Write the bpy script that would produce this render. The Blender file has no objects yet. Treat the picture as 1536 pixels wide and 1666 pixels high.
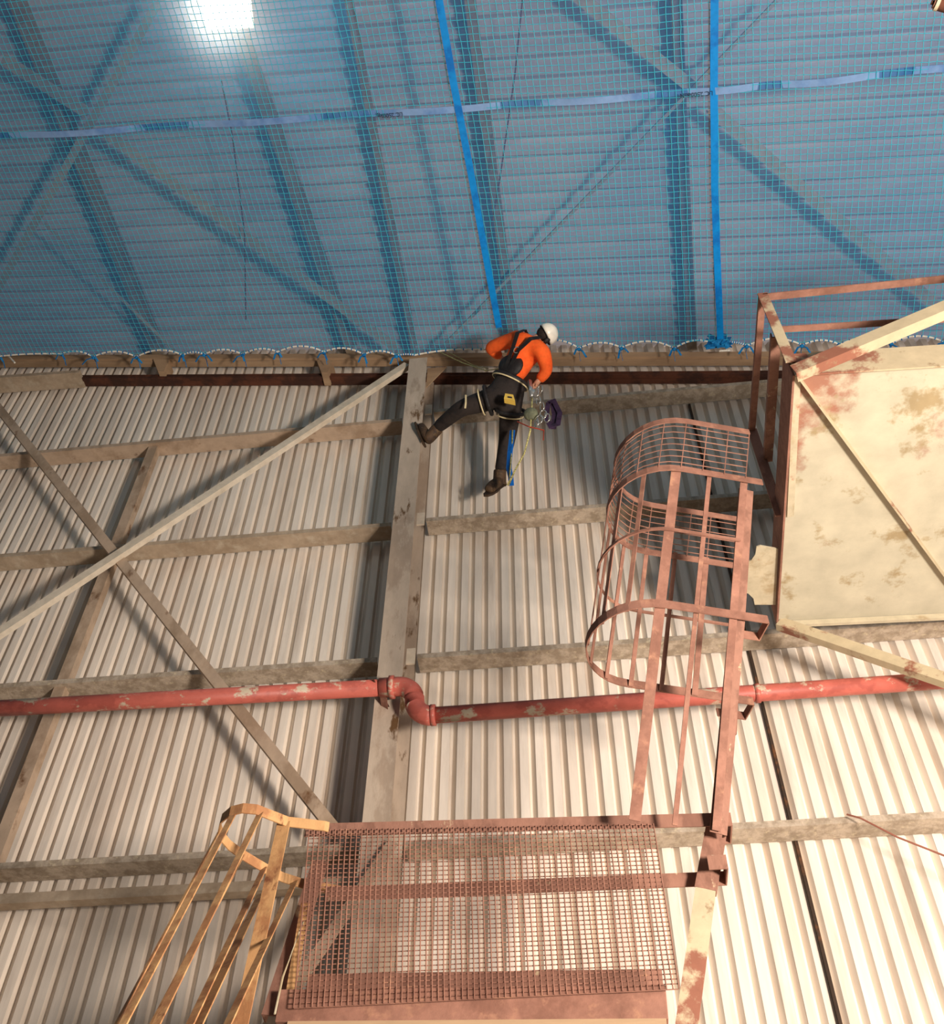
import bpy, bmesh, math, random
from mathutils import Vector, Matrix
random.seed(7)
S = bpy.context.scene; COL = S.collection
V = Vector
# ------------------------------------------------------------------ camera
F = 1746.0
R_ = V((.9931, .1165, .0117)).normalized(); U_ = V((.0804, -.7515, .6548)); U_ = (U_ - R_*U_.dot(R_)).normalized(); B_ = R_.cross(U_)
CZ = 1.6
CAM = V((0, 0, CZ))
cd = bpy.data.cameras.new('camera'); cam = bpy.data.objects.new('camera', cd); COL.objects.link(cam)
m = Matrix((R_, U_, B_)).transposed().to_4x4(); m.translation = CAM; cam.matrix_world = m
cd.sensor_fit = 'HORIZONTAL'; cd.sensor_width = 36; cd.lens = F/1536*36; cd.clip_start = .05; cd.clip_end = 200
S.camera = cam
def ray(x, y): return R_*((x-768)/F) + U_*((833-y)/F) - B_
def P(x, y, Y):                      # the point at depth Y (metres from the camera along the floor) that the survey of the photo gives
    d = ray(x, y); return CAM + d*(Y/d.y)
def PZ(x, y, z):
    d = ray(x, y); return CAM + d*((z-CZ)/d.z)
SL = -.1427                          # fall of the roof to the right
def PR(x, y, z0):                    # on a plane parallel to the roof, z0 above camera at x=0
    d = ray(x, y); return CAM + d*(z0/(d.z - SL*d.x))

# ------------------------------------------------------------------ materials
def lin(c): return tuple(((v/255)/12.92 if v/255 <= .04045 else ((v/255+.055)/1.055)**2.4) for v in c) + (1,)
def mat(name, base, second=None, amount=.5, scale=3.0, rough=.7, metal=0, bump=.15, third=None, third_amt=.3, stretch=(1,1,1), sharp=.06, detail=8, third_scale=None):
    m = bpy.data.materials.new(name); m.use_nodes = True; nt = m.node_tree; N = nt.nodes; L = nt.links
    b = N['Principled BSDF']; b.inputs['Roughness'].default_value = rough; b.inputs['Metallic'].default_value = metal
    b.inputs['Specular IOR Level'].default_value = .35
    tc = N.new('ShaderNodeTexCoord'); mp = N.new('ShaderNodeMapping'); mp.inputs['Scale'].default_value = stretch
    L.new(tc.outputs['Object'], mp.inputs['Vector'])
    def noise(s, d=detail, off=0):
        n = N.new('ShaderNodeTexNoise'); n.inputs['Scale'].default_value = s; n.inputs['Detail'].default_value = d; n.inputs['Roughness'].default_value = .65
        if off:
            m2 = N.new('ShaderNodeMapping'); m2.inputs['Location'].default_value = (off, off*.7, off*.3); L.new(mp.outputs[0], m2.inputs['Vector']); L.new(m2.outputs[0], n.inputs['Vector'])
        else: L.new(mp.outputs[0], n.inputs['Vector'])
        return n
    col = None
    n0 = noise(scale*4, 6, 11)
    r0 = N.new('ShaderNodeMapRange'); r0.inputs['From Min'].default_value = .3; r0.inputs['From Max'].default_value = .7; r0.inputs['To Min'].default_value = .86; r0.inputs['To Max'].default_value = 1.1
    L.new(n0.outputs['Fac'], r0.inputs['Value'])
    def mix(fac, a, c):
        x = N.new('ShaderNodeMix'); x.data_type = 'RGBA'
        L.new(fac, x.inputs['Factor'])
        if isinstance(a, tuple): x.inputs['A'].default_value = a
        else: L.new(a, x.inputs['A'])
        x.inputs['B'].default_value = c
        return x.outputs['Result']
    col = lin(base)
    if second:
        n1 = noise(scale, detail, 3); mr = N.new('ShaderNodeMapRange'); t = .5 + (.5-amount)*.42
        mr.inputs['From Min'].default_value = t-sharp; mr.inputs['From Max'].default_value = t+sharp; L.new(n1.outputs['Fac'], mr.inputs['Value'])
        col = mix(mr.outputs[0], col, lin(second))
    if third:
        n2 = noise(third_scale or scale*2.2, detail, 29); mr = N.new('ShaderNodeMapRange'); t = .5 + (.5-third_amt)*.42
        mr.inputs['From Min'].default_value = t-sharp; mr.inputs['From Max'].default_value = t+sharp; L.new(n2.outputs['Fac'], mr.inputs['Value'])
        col = mix(mr.outputs[0], col, lin(third))
    v = N.new('ShaderNodeVectorMath'); v.operation = 'MULTIPLY'
    if isinstance(col, tuple): v.inputs[0].default_value = col[:3]
    else: L.new(col, v.inputs[0])
    cmb = N.new('ShaderNodeCombineXYZ')
    for i in range(3): L.new(r0.outputs[0], cmb.inputs[i])
    L.new(cmb.outputs[0], v.inputs[1]); L.new(v.outputs[0], b.inputs['Base Color'])
    if bump:
        bp = N.new('ShaderNodeBump'); bp.inputs['Strength'].default_value = bump; bp.inputs['Distance'].default_value = .01
        L.new(n0.outputs['Fac'], bp.inputs['Height']); L.new(bp.outputs[0], b.inputs['Normal'])
    return m
M = dict(
 sheet = mat('wall_sheet_paint', (234,222,206), (218,202,184), .35, .9, .55, 0, .04, (196,178,160), .14, (2.2,2.2,.22), .12),
 roof = mat('roof_sheet_paint', (236,230,232), (214,210,216), .4, .8, .6, 0, .03, None, .3, (.3,2,2), .15),
 steel = mat('grey_painted_steel', (180,160,136), (156,136,112), .45, 3, .65, 0, .2, (196,182,160), .2, (1,1,1), .12),
 steel_pale = mat('pale_painted_steel', (218,204,182), (200,184,160), .35, 3, .6, 0, .1, None, .2, (1,1,1), .12),
 steel_tan = mat('tan_painted_steel', (184,160,136), (160,136,112), .4, 2, .65, 0, .15, (112,78,50), .13, (1,1,.6), .05),
 column = mat('column_paint', (190,172,152), (170,150,130), .4, 1.2, .65, 0, .15, (104,76,48), .17, (2,2,.7), .03),
 galv = mat('mottled_girt_steel', (184,168,148), (152,136,116), .5, 9, .6, 0, .3, (206,190,158), .16, (1,1,1), .08),
 dark_rust = mat('dark_rusty_beam', (92,52,34), (62,36,26), .5, 3, .85, 0, .3),
 timber = mat('eaves_beam_tan', (176,146,114), (150,122,94), .45, 1.5, .75, 0, .2, None, .2, (.3,2,2), .12),
 red = mat('red_pipe_paint', (184,96,82), (166,84,72), .4, 3, .5, 0, .12, (186,170,146), .31, (.7,1,1), .025, 10, 5.5),
 rust = mat('red_brown_rust', (152,108,90), (130,90,74), .5, 4, .85, 0, .35, (172,126,100), .16, (1,1,1), .08),
 rust_dull = mat('rust_with_paint_remains', (150,108,90), (130,92,76), .45, 4, .85, 0, .35, (206,184,148), .14, (1,1,.5), .03),
 rust_cream = mat('cream_paint_over_rust', (188,172,140), (142,92,72), .36, 1.7, .7, 0, .25, (150,128,98), .14, (1,1,1), .025),
 cream = mat('cream_tank_paint', (186,178,154), (154,108,88), .33, .95, .6, 0, .12, (156,138,104), .24, (1,1,1), .035, 10, 2.3),
 cream_plain = mat('cream_plate_paint', (188,176,148), (168,150,118), .3, 2.5, .6, 0, .12, (170,112,86), .1, (1,1,1), .04),
 yellow = mat('worn_yellow_paint', (200,154,104), (168,118,78), .45, 5, .7, 0, .3, (122,74,48), .18, (1,1,.6), .05),
 net = mat('blue_net_cord', (56,190,214), None, rough=.6, bump=0),
 netb = mat('blue_webbing', (0,140,220), (0,112,196), .4, 4, .45, 0, .1),
 netg = mat('grey_blue_webbing', (132,168,214), (104,146,202), .4, 2, .4, 0, .1),
 rope_w = mat('white_rope', (240,234,220), (214,204,184), .4, 30, .8, 0, .2),
 tie = mat('blue_tie_cord', (20,130,190), (10,96,160), .4, 20, .7, 0, .2),
 orange = mat('orange_shirt_fabric', (255,104,38), (246,92,30), .4, 6, .85, 0, .3),
 black = mat('black_trouser_fabric', (50,42,38), (38,32,30), .4, 10, .85, 0, .3),
 blackh = mat('black_harness_webbing', (30,27,27), (42,38,36), .4, 14, .6, 0, .3),
 boot = mat('brown_boot_leather', (84,62,42), (58,44,34), .45, 10, .7, 0, .4, (120,94,60), .2, (1,1,1), .08),
 sole = mat('boot_sole_rubber', (70,52,36), (44,34,26), .4, 12, .8, 0, .4),
 skin = mat('skin', (206,150,120), None, rough=.5, bump=0),
 hair = mat('dark_hair', (34,26,22), (50,38,30), .4, 30, .8, 0, .4),
 helmet = mat('white_helmet_shell', (240,234,218), None, rough=.3, bump=0),
 trim = mat('cream_trim', (224,206,160), None, rough=.7, bump=0),
 label = mat('yellow_label', (240,200,90), None, rough=.6, bump=0),
 ink = mat('dark_print', (30,28,50), None, rough=.7, bump=0),
 chrome = mat('bare_metal', (200,198,190), None, rough=.3, metal=.8, bump=0),
 khaki = mat('khaki_flecked_rope', (206,196,130), (110,110,70), .4, 60, .8, 0, .3),
 bag = mat('grey_green_bag_fabric', (120,122,96), (96,98,78), .4, 12, .85, 0, .3),
 purple = mat('dark_purple_webbing', (66,44,72), (48,32,54), .4, 12, .8, 0, .3),
 redc = mat('red_cord', (170,60,40), None, rough=.8, bump=0),
 sling = mat('bright_blue_sling', (10,110,200), (0,90,180), .4, 8, .6, 0, .2),
 cable = mat('brown_cable', (150,96,78), None, rough=.8, bump=0),
 darkc = mat('dark_cable', (50,60,72), None, rough=.8, bump=0),
 concrete = mat('concrete_floor', (150,140,126), (128,118,106), .5, 1.2, .85, 0, .2),
 seam = mat('dark_gap', (58,44,34), (110,70,40), .3, 4, .9, 0, .2),
)
def emit(name, c, s):
    m = bpy.data.materials.new(name); m.use_nodes = True; b = m.node_tree.nodes['Principled BSDF']
    b.inputs['Base Color'].default_value = lin(c); b.inputs['Emission Color'].default_value = lin(c); b.inputs['Emission Strength'].default_value = s
    return m
M['lamp'] = emit('lamp_diffuser', (255,246,226), 7)
def veil():
    m = bpy.data.materials.new('fine_debris_netting'); m.use_nodes = True; nt = m.node_tree; N = nt.nodes; L = nt.links
    out = N['Material Output']; N.remove(N['Principled BSDF'])
    tr = N.new('ShaderNodeBsdfTransparent'); df = N.new('ShaderNodeBsdfDiffuse'); df.inputs['Color'].default_value = lin((0,116,182))
    ad = N.new('ShaderNodeMixShader'); tl = N.new('ShaderNodeBsdfTranslucent'); tl.inputs['Color'].default_value = lin((225,225,220)); ad.inputs[0].default_value = .15; L.new(df.outputs[0], ad.inputs[1]); L.new(tl.outputs[0], ad.inputs[2])
    mx = N.new('ShaderNodeMixShader'); tc = N.new('ShaderNodeTexCoord'); n = N.new('ShaderNodeTexNoise'); n.inputs['Scale'].default_value = .6
    mr = N.new('ShaderNodeMapRange'); mr.inputs['To Min'].default_value = VEIL-.08; mr.inputs['To Max'].default_value = VEIL+.08; mr.inputs['From Min'].default_value = .3; mr.inputs['From Max'].default_value = .7
    L.new(tc.outputs['Object'], n.inputs['Vector']); L.new(n.outputs['Fac'], mr.inputs['Value']); L.new(mr.outputs[0], mx.inputs['Fac'])
    L.new(tr.outputs[0], mx.inputs[1]); L.new(ad.outputs[0], mx.inputs[2]); L.new(mx.outputs[0], out.inputs['Surface'])
    return m
VEIL = .46
M['veil'] = veil()

# ------------------------------------------------------------------ mesh helpers
class MB:
    def __init__(s): s.v = []; s.f = []
    def add(s, vs, fs):
        o = len(s.v); s.v += [tuple(v) for v in vs]; s.f += [tuple(i+o for i in f) for f in fs]; return s
    def sweep(s, prof, pts, up=(0,0,1), close=False, scales=None):
        pts = [V(p) for p in pts]; up = V(up); n = len(prof); rings = []
        L = len(pts)
        for i, p in enumerate(pts):
            if close: t = (pts[(i+1) % L]-pts[i-1])
            elif i == 0: t = pts[1]-pts[0]
            elif i == L-1: t = pts[-1]-pts[-2]
            else: t = (pts[i+1]-p).normalized()+(p-pts[i-1]).normalized()
            t.normalize(); u = up if abs(t.dot(up)) < .98 else V((0.03,1,0))
            sd = t.cross(u).normalized(); vv = sd.cross(t).normalized()
            k = 1.0
            if 0 < i < L-1 and not close:
                a = (pts[i+1]-p).normalized().dot(t); k = min(1.6, 1/max(a, .3))
            sc = scales[i] if scales else 1
            rings.append([p + sd*(a_*k*sc) + vv*(b_*sc) for a_, b_ in prof])
        vs = [q for r in rings for q in r]; fs = []
        for i in range(L if close else L-1):
            j = (i+1) % L
            for k in range(n): fs.append((i*n+k, i*n+(k+1) % n, j*n+(k+1) % n, j*n+k))
        if not close: fs.append(tuple(range(n))[::-1]); fs.append(tuple((L-1)*n+k for k in range(n)))
        return s.add(vs, fs)
    def tube(s, pts, r, n=8, close=False, scales=None, up=(0,0,1)):
        return s.sweep([(r*math.cos(2*math.pi*k/n), r*math.sin(2*math.pi*k/n)) for k in range(n)], pts, up, close, scales)
    def bar(s, p, q, w, h, up=(0,0,1)): return s.sweep(RECT(w, h), [p, q], up)
    def box(s, a, b):
        x0,y0,z0 = a; x1,y1,z1 = b
        return s.add([(x0,y0,z0),(x1,y0,z0),(x1,y1,z0),(x0,y1,z0),(x0,y0,z1),(x1,y0,z1),(x1,y1,z1),(x0,y1,z1)], [(0,3,2,1),(4,5,6,7),(0,1,5,4),(1,2,6,5),(2,3,7,6),(3,0,4,7)])
    def prism(s, poly, ext):
        n = len(poly); ext = V(ext); poly = [V(p) for p in poly]
        return s.add(poly+[p+ext for p in poly], [tuple(range(n))[::-1], tuple(range(n, 2*n))]+[(i, (i+1) % n, n+(i+1) % n, n+i) for i in range(n)])
    def ring(s, c, axis, R, r, n=20, k=6, sy=1.0, up=(0,0,1)):
        axis = V(axis).normalized(); a = axis.cross(V(up)).normalized(); b = axis.cross(a).normalized()
        return s.tube([V(c)+a*(R*math.cos(2*math.pi*i/n))+b*(R*sy*math.sin(2*math.pi*i/n)) for i in range(n)], r, k, True, up=axis)
    def ball(s, c, rx, ry=None, rz=None, n=12, k=8, rot=None):
        ry = ry or rx; rz = rz or rx; vs = []; fs = []
        for i in range(k+1):
            th = math.pi*i/k
            for j in range(n):
                ph = 2*math.pi*j/n; q = V((rx*math.sin(th)*math.cos(ph), ry*math.sin(th)*math.sin(ph), rz*math.cos(th)))
                if rot: q = rot @ q
                vs.append(V(c)+q)
        for i in range(k):
            for j in range(n): fs.append((i*n+j, i*n+(j+1) % n, (i+1)*n+(j+1) % n, (i+1)*n+j))
        return s.add(vs, fs)
    def build(s, name, m, parent=None, smooth=False, bevel=0):
        me = bpy.data.meshes.new(name); me.from_pydata(s.v, [], s.f); me.validate(); me.materials.append(M[m])
        bm = bmesh.new(); bm.from_mesh(me); bmesh.ops.remove_doubles(bm, verts=bm.verts, dist=1e-6); bmesh.ops.recalc_face_normals(bm, faces=bm.faces); bm.to_mesh(me); bm.free()
        if smooth:
            for p in me.polygons: p.use_smooth = True
        o = bpy.data.objects.new(name, me); COL.objects.link(o)
        if parent:
            o.parent = parent; o.matrix_parent_inverse = Matrix.Translation(-parent.location)
        if bevel:
            b = o.modifiers.new('bevel', 'BEVEL'); b.width = bevel; b.segments = 2; b.limit_method = 'ANGLE'
        return o
def RECT(w, h): return [(-w/2,-h/2),(w/2,-h/2),(w/2,h/2),(-w/2,h/2)]
def LSEC(w, h, t=.008): return [(0,0),(w,0),(w,t),(t,t),(t,h),(0,h)]
def CSEC(w, h, t=.008): return [(0,0),(w,0),(w,t),(t,t),(t,h-t),(w,h-t),(w,h),(0,h)]
def tag(o, label=None, cat=None, group=None, kind=None):
    if label: o['label'] = label
    if cat: o['category'] = cat
    if group: o['group'] = group
    if kind: o['kind'] = kind
    return o
def empty(name, loc, label=None, cat=None, group=None):
    o = bpy.data.objects.new(name, None); COL.objects.link(o); o.location = loc; o.empty_display_size = .1
    return tag(o, label, cat, group)

# ------------------------------------------------------------------ setting: floor, sheeted wall, roof
WY = 7.5
def roofz(x): return CZ + 11.9 + SL*x
MB().box((-11, -3, -.2), (9, 8, 0)).build('floor', 'concrete')['kind'] = 'structure'
def corr(x0, x1, pitch, phase, fr, depth):
    """x, offset pairs of the box profile: broad pan towards the room, narrow trough away from it"""
    pts = []; k = math.floor((x0-phase)/pitch); 
    while phase + k*pitch < x1:
        b = phase + k*pitch
        for f, d in fr: pts.append((b+f*pitch, d*depth, k))
        k += 1
    return pts
PITCH = 1.213/9
pr = [(0, 0), (.50, 0), (.56, 1), (.68, 1), (.985, 0)]
pts = []
for x, d, k in corr(-10.5, 8.5, PITCH, -1.075, pr, .055):
    pts.append((x, WY+d))
    if k % 9 == 8 and abs(d-0) < 1e-6 and pts[-1][0] > -1.075+(k+.95)*PITCH:
        pts += [(x+.0005, WY+.02), (x+.006, WY+.02), (x+.0065, WY+.004)]
mb = MB(); n = len(pts); vs = []; fs = []
for x, y in pts: vs += [(x, y, 0), (x, y, roofz(x)-.0)]
for x, y in pts: vs += [(x, WY+.07, 0), (x, WY+.07, roofz(x))]
for i in range(n-1):
    fs += [(2*i, 2*i+2, 2*i+3, 2*i+1), (2*n+2*i, 2*n+2*i+1, 2*n+2*i+3, 2*n+2*i+2), (2*i, 2*n+2*i, 2*n+2*i+2, 2*i+2), (2*i+1, 2*i+3, 2*n+2*i+3, 2*n+2*i+1)]
mb.add(vs, fs); w = mb.build('wall_back', 'sheet'); w['kind'] = 'structure'
# roof: ribs run down the slope, side by side along y
mb = MB(); vs = []; fs = []; ys = []
y = -1.5
while y < 7.7:
    ys += [(y, 0), (y+.075, 0), (y+.14, .085), (y+.155, .085), (y+.215, 0)]; y += .22
n = len(ys)
for yy, d in ys:
    for x in (-11, 9): vs.append((x, yy, roofz(x)+d))
for yy, d in ys:
    for x in (-11, 9): vs.append((x, yy, roofz(x)+.10))
for i in range(n-1):
    fs += [(2*i, 2*i+1, 2*i+3, 2*i+2), (2*n+2*i, 2*n+2*i+2, 2*n+2*i+3, 2*n+2*i+1)]
fs += [(0, 2*n, 2*n+1, 1)]
mb.add(vs, fs); o = mb.build('ceiling', 'roof'); o['kind'] = 'structure'

# ------------------------------------------------------------------ roof steelwork (seen through the net)
def roof_bar(name, pts, z0, w, h, m, label, cat, group=None, up=(0,0,1)):
    q = [PR(px, py, z0) for px, py in pts]
    d = (q[-1]-q[0]).normalized(); d0 = (q[1]-q[0]).normalized()
    o = MB().sweep([(-w/2, 0), (w/2, 0), (w/2, h), (w/2-.012, h), (w/2-.012, .012), (-w/2+.012, .012), (-w/2+.012, h), (-w/2, h)], [q[0]-d0*1.2]+q[1:-1]+[q[-1]], up).build(name, m)
    return tag(o, label, cat, group)
def endY(px, py, px2, py2, z0, Y=7.45):       # run the line on until it meets the gable wall
    a = PR(px, py, z0); b = PR(px2, py2, z0); t = (Y-a.y)/(b.y-a.y); return a, a+(b-a)*t
for i, (a, b, lb) in enumerate([
    ((15,10),(245,570),'roof purlin behind the net at the far left'), ((395,100),(530,480),'roof purlin behind the net that starts beneath the square lamp'),
    ((560,0),(668,565),'slender roof purlin reaching the wall above the main column'), ((755,0),(826,530),'roof purlin running behind the left blue strap'),
    ((1092,0),(1118,540),'roof purlin behind the net just left of the right blue strap')]):
    z0 = 11.62; q0, q1 = endY(*a, *b, z0); d = (q1-q0).normalized(); w = .11 if i != 2 else .06
    o = MB().sweep([(0,0),(w,0),(w,.012),(.012,.012),(.012,.235),(w,.235),(w,.247),(0,.247)] , [q0-d*2.5, q1]).build('roof_purlin', 'steel')
    tag(o, lb, 'purlin', 'purlins under the roof sheets')
for a, b, w, lb in [((0,105),(137,192),.15,'diagonal roof brace at the top left, ending at the strap crossing'),
                 ((165,222),(640,572),.13,'long diagonal roof brace falling from the strap crossing to the column head'),
                 ((250,0),(-60,560),.09,'diagonal roof brace falling to the lower left behind the net'),
                 ((930,0),(1118,150),.13,'diagonal roof brace above the white strap at the upper right'),
                 ((1150,185),(1540,525),.13,'broad diagonal roof brace falling behind the rusty guard rail'),
                 ((1262,0),(722,560),.035,'slim diagonal roof rod crossing from upper right to lower left'),
                 ((70,365),(285,575),.04,'slim blue-tinted diagonal rod behind the net at lower left')]:
    p = PR(*a, 11.42); q = PR(*b, 11.42)
    if q.y > 7.4: q = p+(q-p)*((7.4-p.y)/(q.y-p.y))
    o = MB().sweep(LSEC(w, w*.8, .01), [p, q]).build('roof_brace', 'steel_pale'); tag(o, lb, 'brace', 'diagonal braces under the roof')
for pts_, lb in [([(360,130),(378,220),(398,380),(400,520)],'thin dark cable hanging behind the net below the lamp'),
                 ([(850,0),(838,120),(812,300),(790,420)],'thin cable behind the net beside the left blue strap')]:
    q = [PR(x, y, 11.3) for x, y in pts_]
    tag(MB().tube(q, .008, 6).build('roof_cable', 'cable'), lb, 'cable')
# square lamp
lt = empty('ceiling_lamp', PR(368, 5, 11.3), 'glowing square lamp behind the net at the top left', 'lamp')
q = [PR(322,-40,11.3), PR(400,-40,11.3), PR(410,44,11.3), PR(336,48,11.3)]
MB().prism(q, (0,0,.03)).build('diffuser', 'lamp', lt)
c = sum(q, V())/4; q2 = [c+(p-c)*1.08+V((0,0,.031)) for p in q]; MB().prism(q2, (0,0,.1)).build('housing', 'steel_pale', lt)
MB().bar(c+V((0,0,.13)), c+V((0,0,.6)), .04, .04).build('bracket', 'steel', lt)

# ------------------------------------------------------------------ safety net
ZN = 11.0
peaks = []
joints = [(-60,578),(0,579),(100,575),(152,580),(222,580),(297,577),(332,576),(395,576),(452,572),(527,572),(592,576),(645,578),(675,577),(790,568),(880,556),(942,566),(1011,565),(1097,566),(1155,556),(1187,556),(1215,562),(1305,561),(1366,560),(1450,558),(1536,556),(1600,555)]
rope_px = []
for (x0,y0),(x1,y1) in zip(joints, joints[1:]):
    h = min(13, (x1-x0)*.13) if 30 < x1-x0 < 95 else 2
    if (x0, x1) in ((675,790),): h = 4
    for k in range(8):
        t = k/8; rope_px.append((x0+(x1-x0)*t, y0+(y1-y0)*t - h*(1-(2*t-1)**2)))
rope = [PR(x, y, ZN) for x, y in rope_px]
def edgeY(x):
    if x <= rope[0].x: return rope[0].y
    for a, b in zip(rope, rope[1:]):
        if a.x <= x <= b.x: return a.y+(b.y-a.y)*(x-a.x)/max(1e-6, b.x-a.x)
    return rope[-1].y
CELL = .066
def netz(x, y):
    return CZ + ZN + SL*x - .05*math.sin(max(0, min(1, (7-y)/5.5))*math.pi) + .010*math.sin(x*2.3+y) + .008*math.sin(y*3.1+x*1.7)
nx = int(13.2/CELL); ny = 86
XS = [-8.0+i*CELL for i in range(nx)]
grid = []
for x0 in XS:
    col_ = []
    for j in range(ny):
        yb = 7.02 - j*CELL
        # columns of mesh run nearly square to the wall and drift with the purlins
        x = x0 + (7-yb)*-.045 + random.uniform(-.004,.004)
        ye = edgeY(x)
        y = min(yb, ye) + (random.uniform(-.004,.004) if yb < ye-.02 else 0)
        y += .012*math.sin(x*1.9) if yb < 6.6 else 0
        col_.append(V((x, y, netz(x, y))))
    grid.append(col_)
mb = MB(); r = .0030
def strand(a, b):
    d = (b-a)
    if d.length < 1e-4: return
    d.normalize(); s_ = d.cross(V((0,0,1))).normalized(); u = s_.cross(d)
    vs = [p + s_*(r*cx) + u*(r*cy) for p in (a, b) for cx, cy in ((-1,-.6),(1,-.6),(0,1))]
    mb.add(vs, [(0,1,4,3),(1,2,5,4),(2,0,3,5)])
for i in range(nx):
    for j in range(ny):
        if j+1 < ny: strand(grid[i][j], grid[i][j+1])
        if i+1 < nx and (grid[i][j]-grid[i+1][j]).length < .2: strand(grid[i][j], grid[i+1][j])
        p = grid[i][j]; k = .0075
        mb.add([p+V((k,0,0)),p+V((-k,0,0)),p+V((0,k,0)),p+V((0,-k,0)),p+V((0,0,k)),p+V((0,0,-k))], [(0,2,4),(2,1,4),(1,3,4),(3,0,4),(2,0,5),(1,2,5),(3,1,5),(0,3,5)])
net = empty('safety_net', (-1.5, 5, CZ+ZN+.2), 'large blue safety net slung under the roof, edged along the wall', 'safety net')
me = bpy.data.meshes.new('net_mesh'); me.from_pydata(mb.v, [], mb.f); me.materials.append(M['net'])
o = bpy.data.objects.new('net_mesh', me); COL.objects.link(o); o.parent = net; o.matrix_parent_inverse = Matrix.Translation(-net.location); o['label'] = 'open knotted mesh of turquoise cord'
# fine lining laid on top of the mesh
vs = []; fs = []; J = list(range(0, ny, 2)); I = list(range(0, nx, 2))
for i in I:
    for j in J: vs.append(grid[i][j]+V((0,0,.012)))
for a in range(len(I)-1):
    for b in range(len(J)-1):
        k = a*len(J)+b; fs.append((k, k+1, k+1+len(J), k+len(J)))
me = bpy.data.meshes.new('fine_lining'); me.from_pydata(vs, [], fs); me.materials.append(M['veil'])
for p in me.polygons: p.use_smooth = True
o = bpy.data.objects.new('fine_lining', me); COL.objects.link(o); o.parent = net; o.matrix_parent_inverse = Matrix.Translation(-net.location); o['label'] = 'sheer blue debris lining'
MB().tube([p+V((0,0,-.01)) for p in rope], .011, 8).build('border_rope', 'rope_w', net, True)['label'] = 'white rope whipped with blue cord'
mb = MB()
for i in range(0, len(rope)-1, 1):
    a, b = rope[i], rope[i+1]
    if (b-a).length > .02: mb.tube([a+(b-a)*.45+V((0,0,-.01)), a+(b-a)*.45+(b-a).normalized()*.014+V((0,0,-.01))], .0135, 8)
tag(mb.build('rope_whipping', 'tie', net), kind='stuff')
# ties that lash the border rope to the beam
for k, (x, y) in enumerate(joints[1:-1]):
    if x in (675, 790, 880, 1155, 1187): continue
    c = P(x, y+2, 6.98); mb = MB(); rnd = random.Random(k)
    mb.ball(c, .028, .022, .028, 8, 6)
    for s_ in (-1, 1):
        L = rnd.uniform(.08, .17); a = rnd.uniform(.3, 1.0)*s_
        e = c + V((math.sin(a)*L, .03, -math.cos(a)*L)); mid = (c+e)/2+V((0,-.03,rnd.uniform(-.01,.02)))
        mb.sweep(RECT(.022, .005), [c, mid, e], up=(0,1,0))
    mb.sweep(RECT(.016,.005), [c, c+V((0,.09,.03)), c+V((.01,.16,-.02))], up=(1,0,0))
    side = 'left' if x < 660 else 'right'
    tag(mb.build('net_tie', 'tie'), 'small knotted blue cord tie on the white net rope, %s of the main column' % side, 'cord tie', 'cord ties %s of the column' % side)
# bundled net
mb = MB(); c = P(1170, 556, 6.93); rnd = random.Random(3)
for k in range(16):
    a = rnd.uniform(0, 6.28); q = [c+V((rnd.uniform(-.16,.13), rnd.uniform(-.05,.05), rnd.uniform(-.09,.10))) for _ in range(4)]
    mb.sweep(RECT(.05, .012), q, up=(.2,1,.1))
mb.ball(c, .10, .06, .085, 10, 8)
tag(mb.build('net_bundle', 'tie', smooth=False), 'crumpled bundle of spare blue netting at the lower end of the right strap', 'netting bundle')
tag(MB().tube([P(1170,571,7.0), P(1188,570,7.0)], .012, 8).build('rope_offcut', 'rope_w'), 'short white rope end poking out under the blue netting bundle', 'rope')
tag(MB().tube([P(10,575,7.0), P(24,590,7.0)], .012, 8).build('rope_offcut', 'rope_w'), 'short white rope end hanging at the left edge of the frame', 'rope')
# webbing straps
def strap(name, px, w, m, label, weave, dz=-.02, n=60):
    q = []; L = len(px)-1
    for k in range(n+1):
        t = k/n*L; i = min(int(t), L-1); f = t-i; a, b = px[i], px[i+1]
        p = PR(a[0]+(b[0]-a[0])*f, a[1]+(b[1]-a[1])*f, ZN)
        p.z = netz(p.x, p.y)+dz+weave*math.sin(k*.55)
        q.append(p)
    return tag(MB().sweep(RECT(w, .004), q).build(name, m), label, 'strap')
s1 = strap('webbing_strap', [(-60,223),(0,219),(380,197),(768,172),(1100,150),(1300,132),(1600,100)], .07, 'netg', 'long horizontal printed webbing strap woven through the net from edge to edge', .028, -.005, 90)
s2 = strap('webbing_strap', [(700,-90),(715,0),(738,130),(765,270),(792,420),(812,530)], .075, 'netb', 'left of two bright blue straps running down the net, ending by the climber', 0, -.03)
s3 = strap('webbing_strap', [(1160,-90),(1161,0),(1160,150),(1161,300),(1166,430),(1171,548)], .075, 'netb', 'right of two bright blue straps running down the net, ending at the bundle', 0, -.03)
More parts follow.
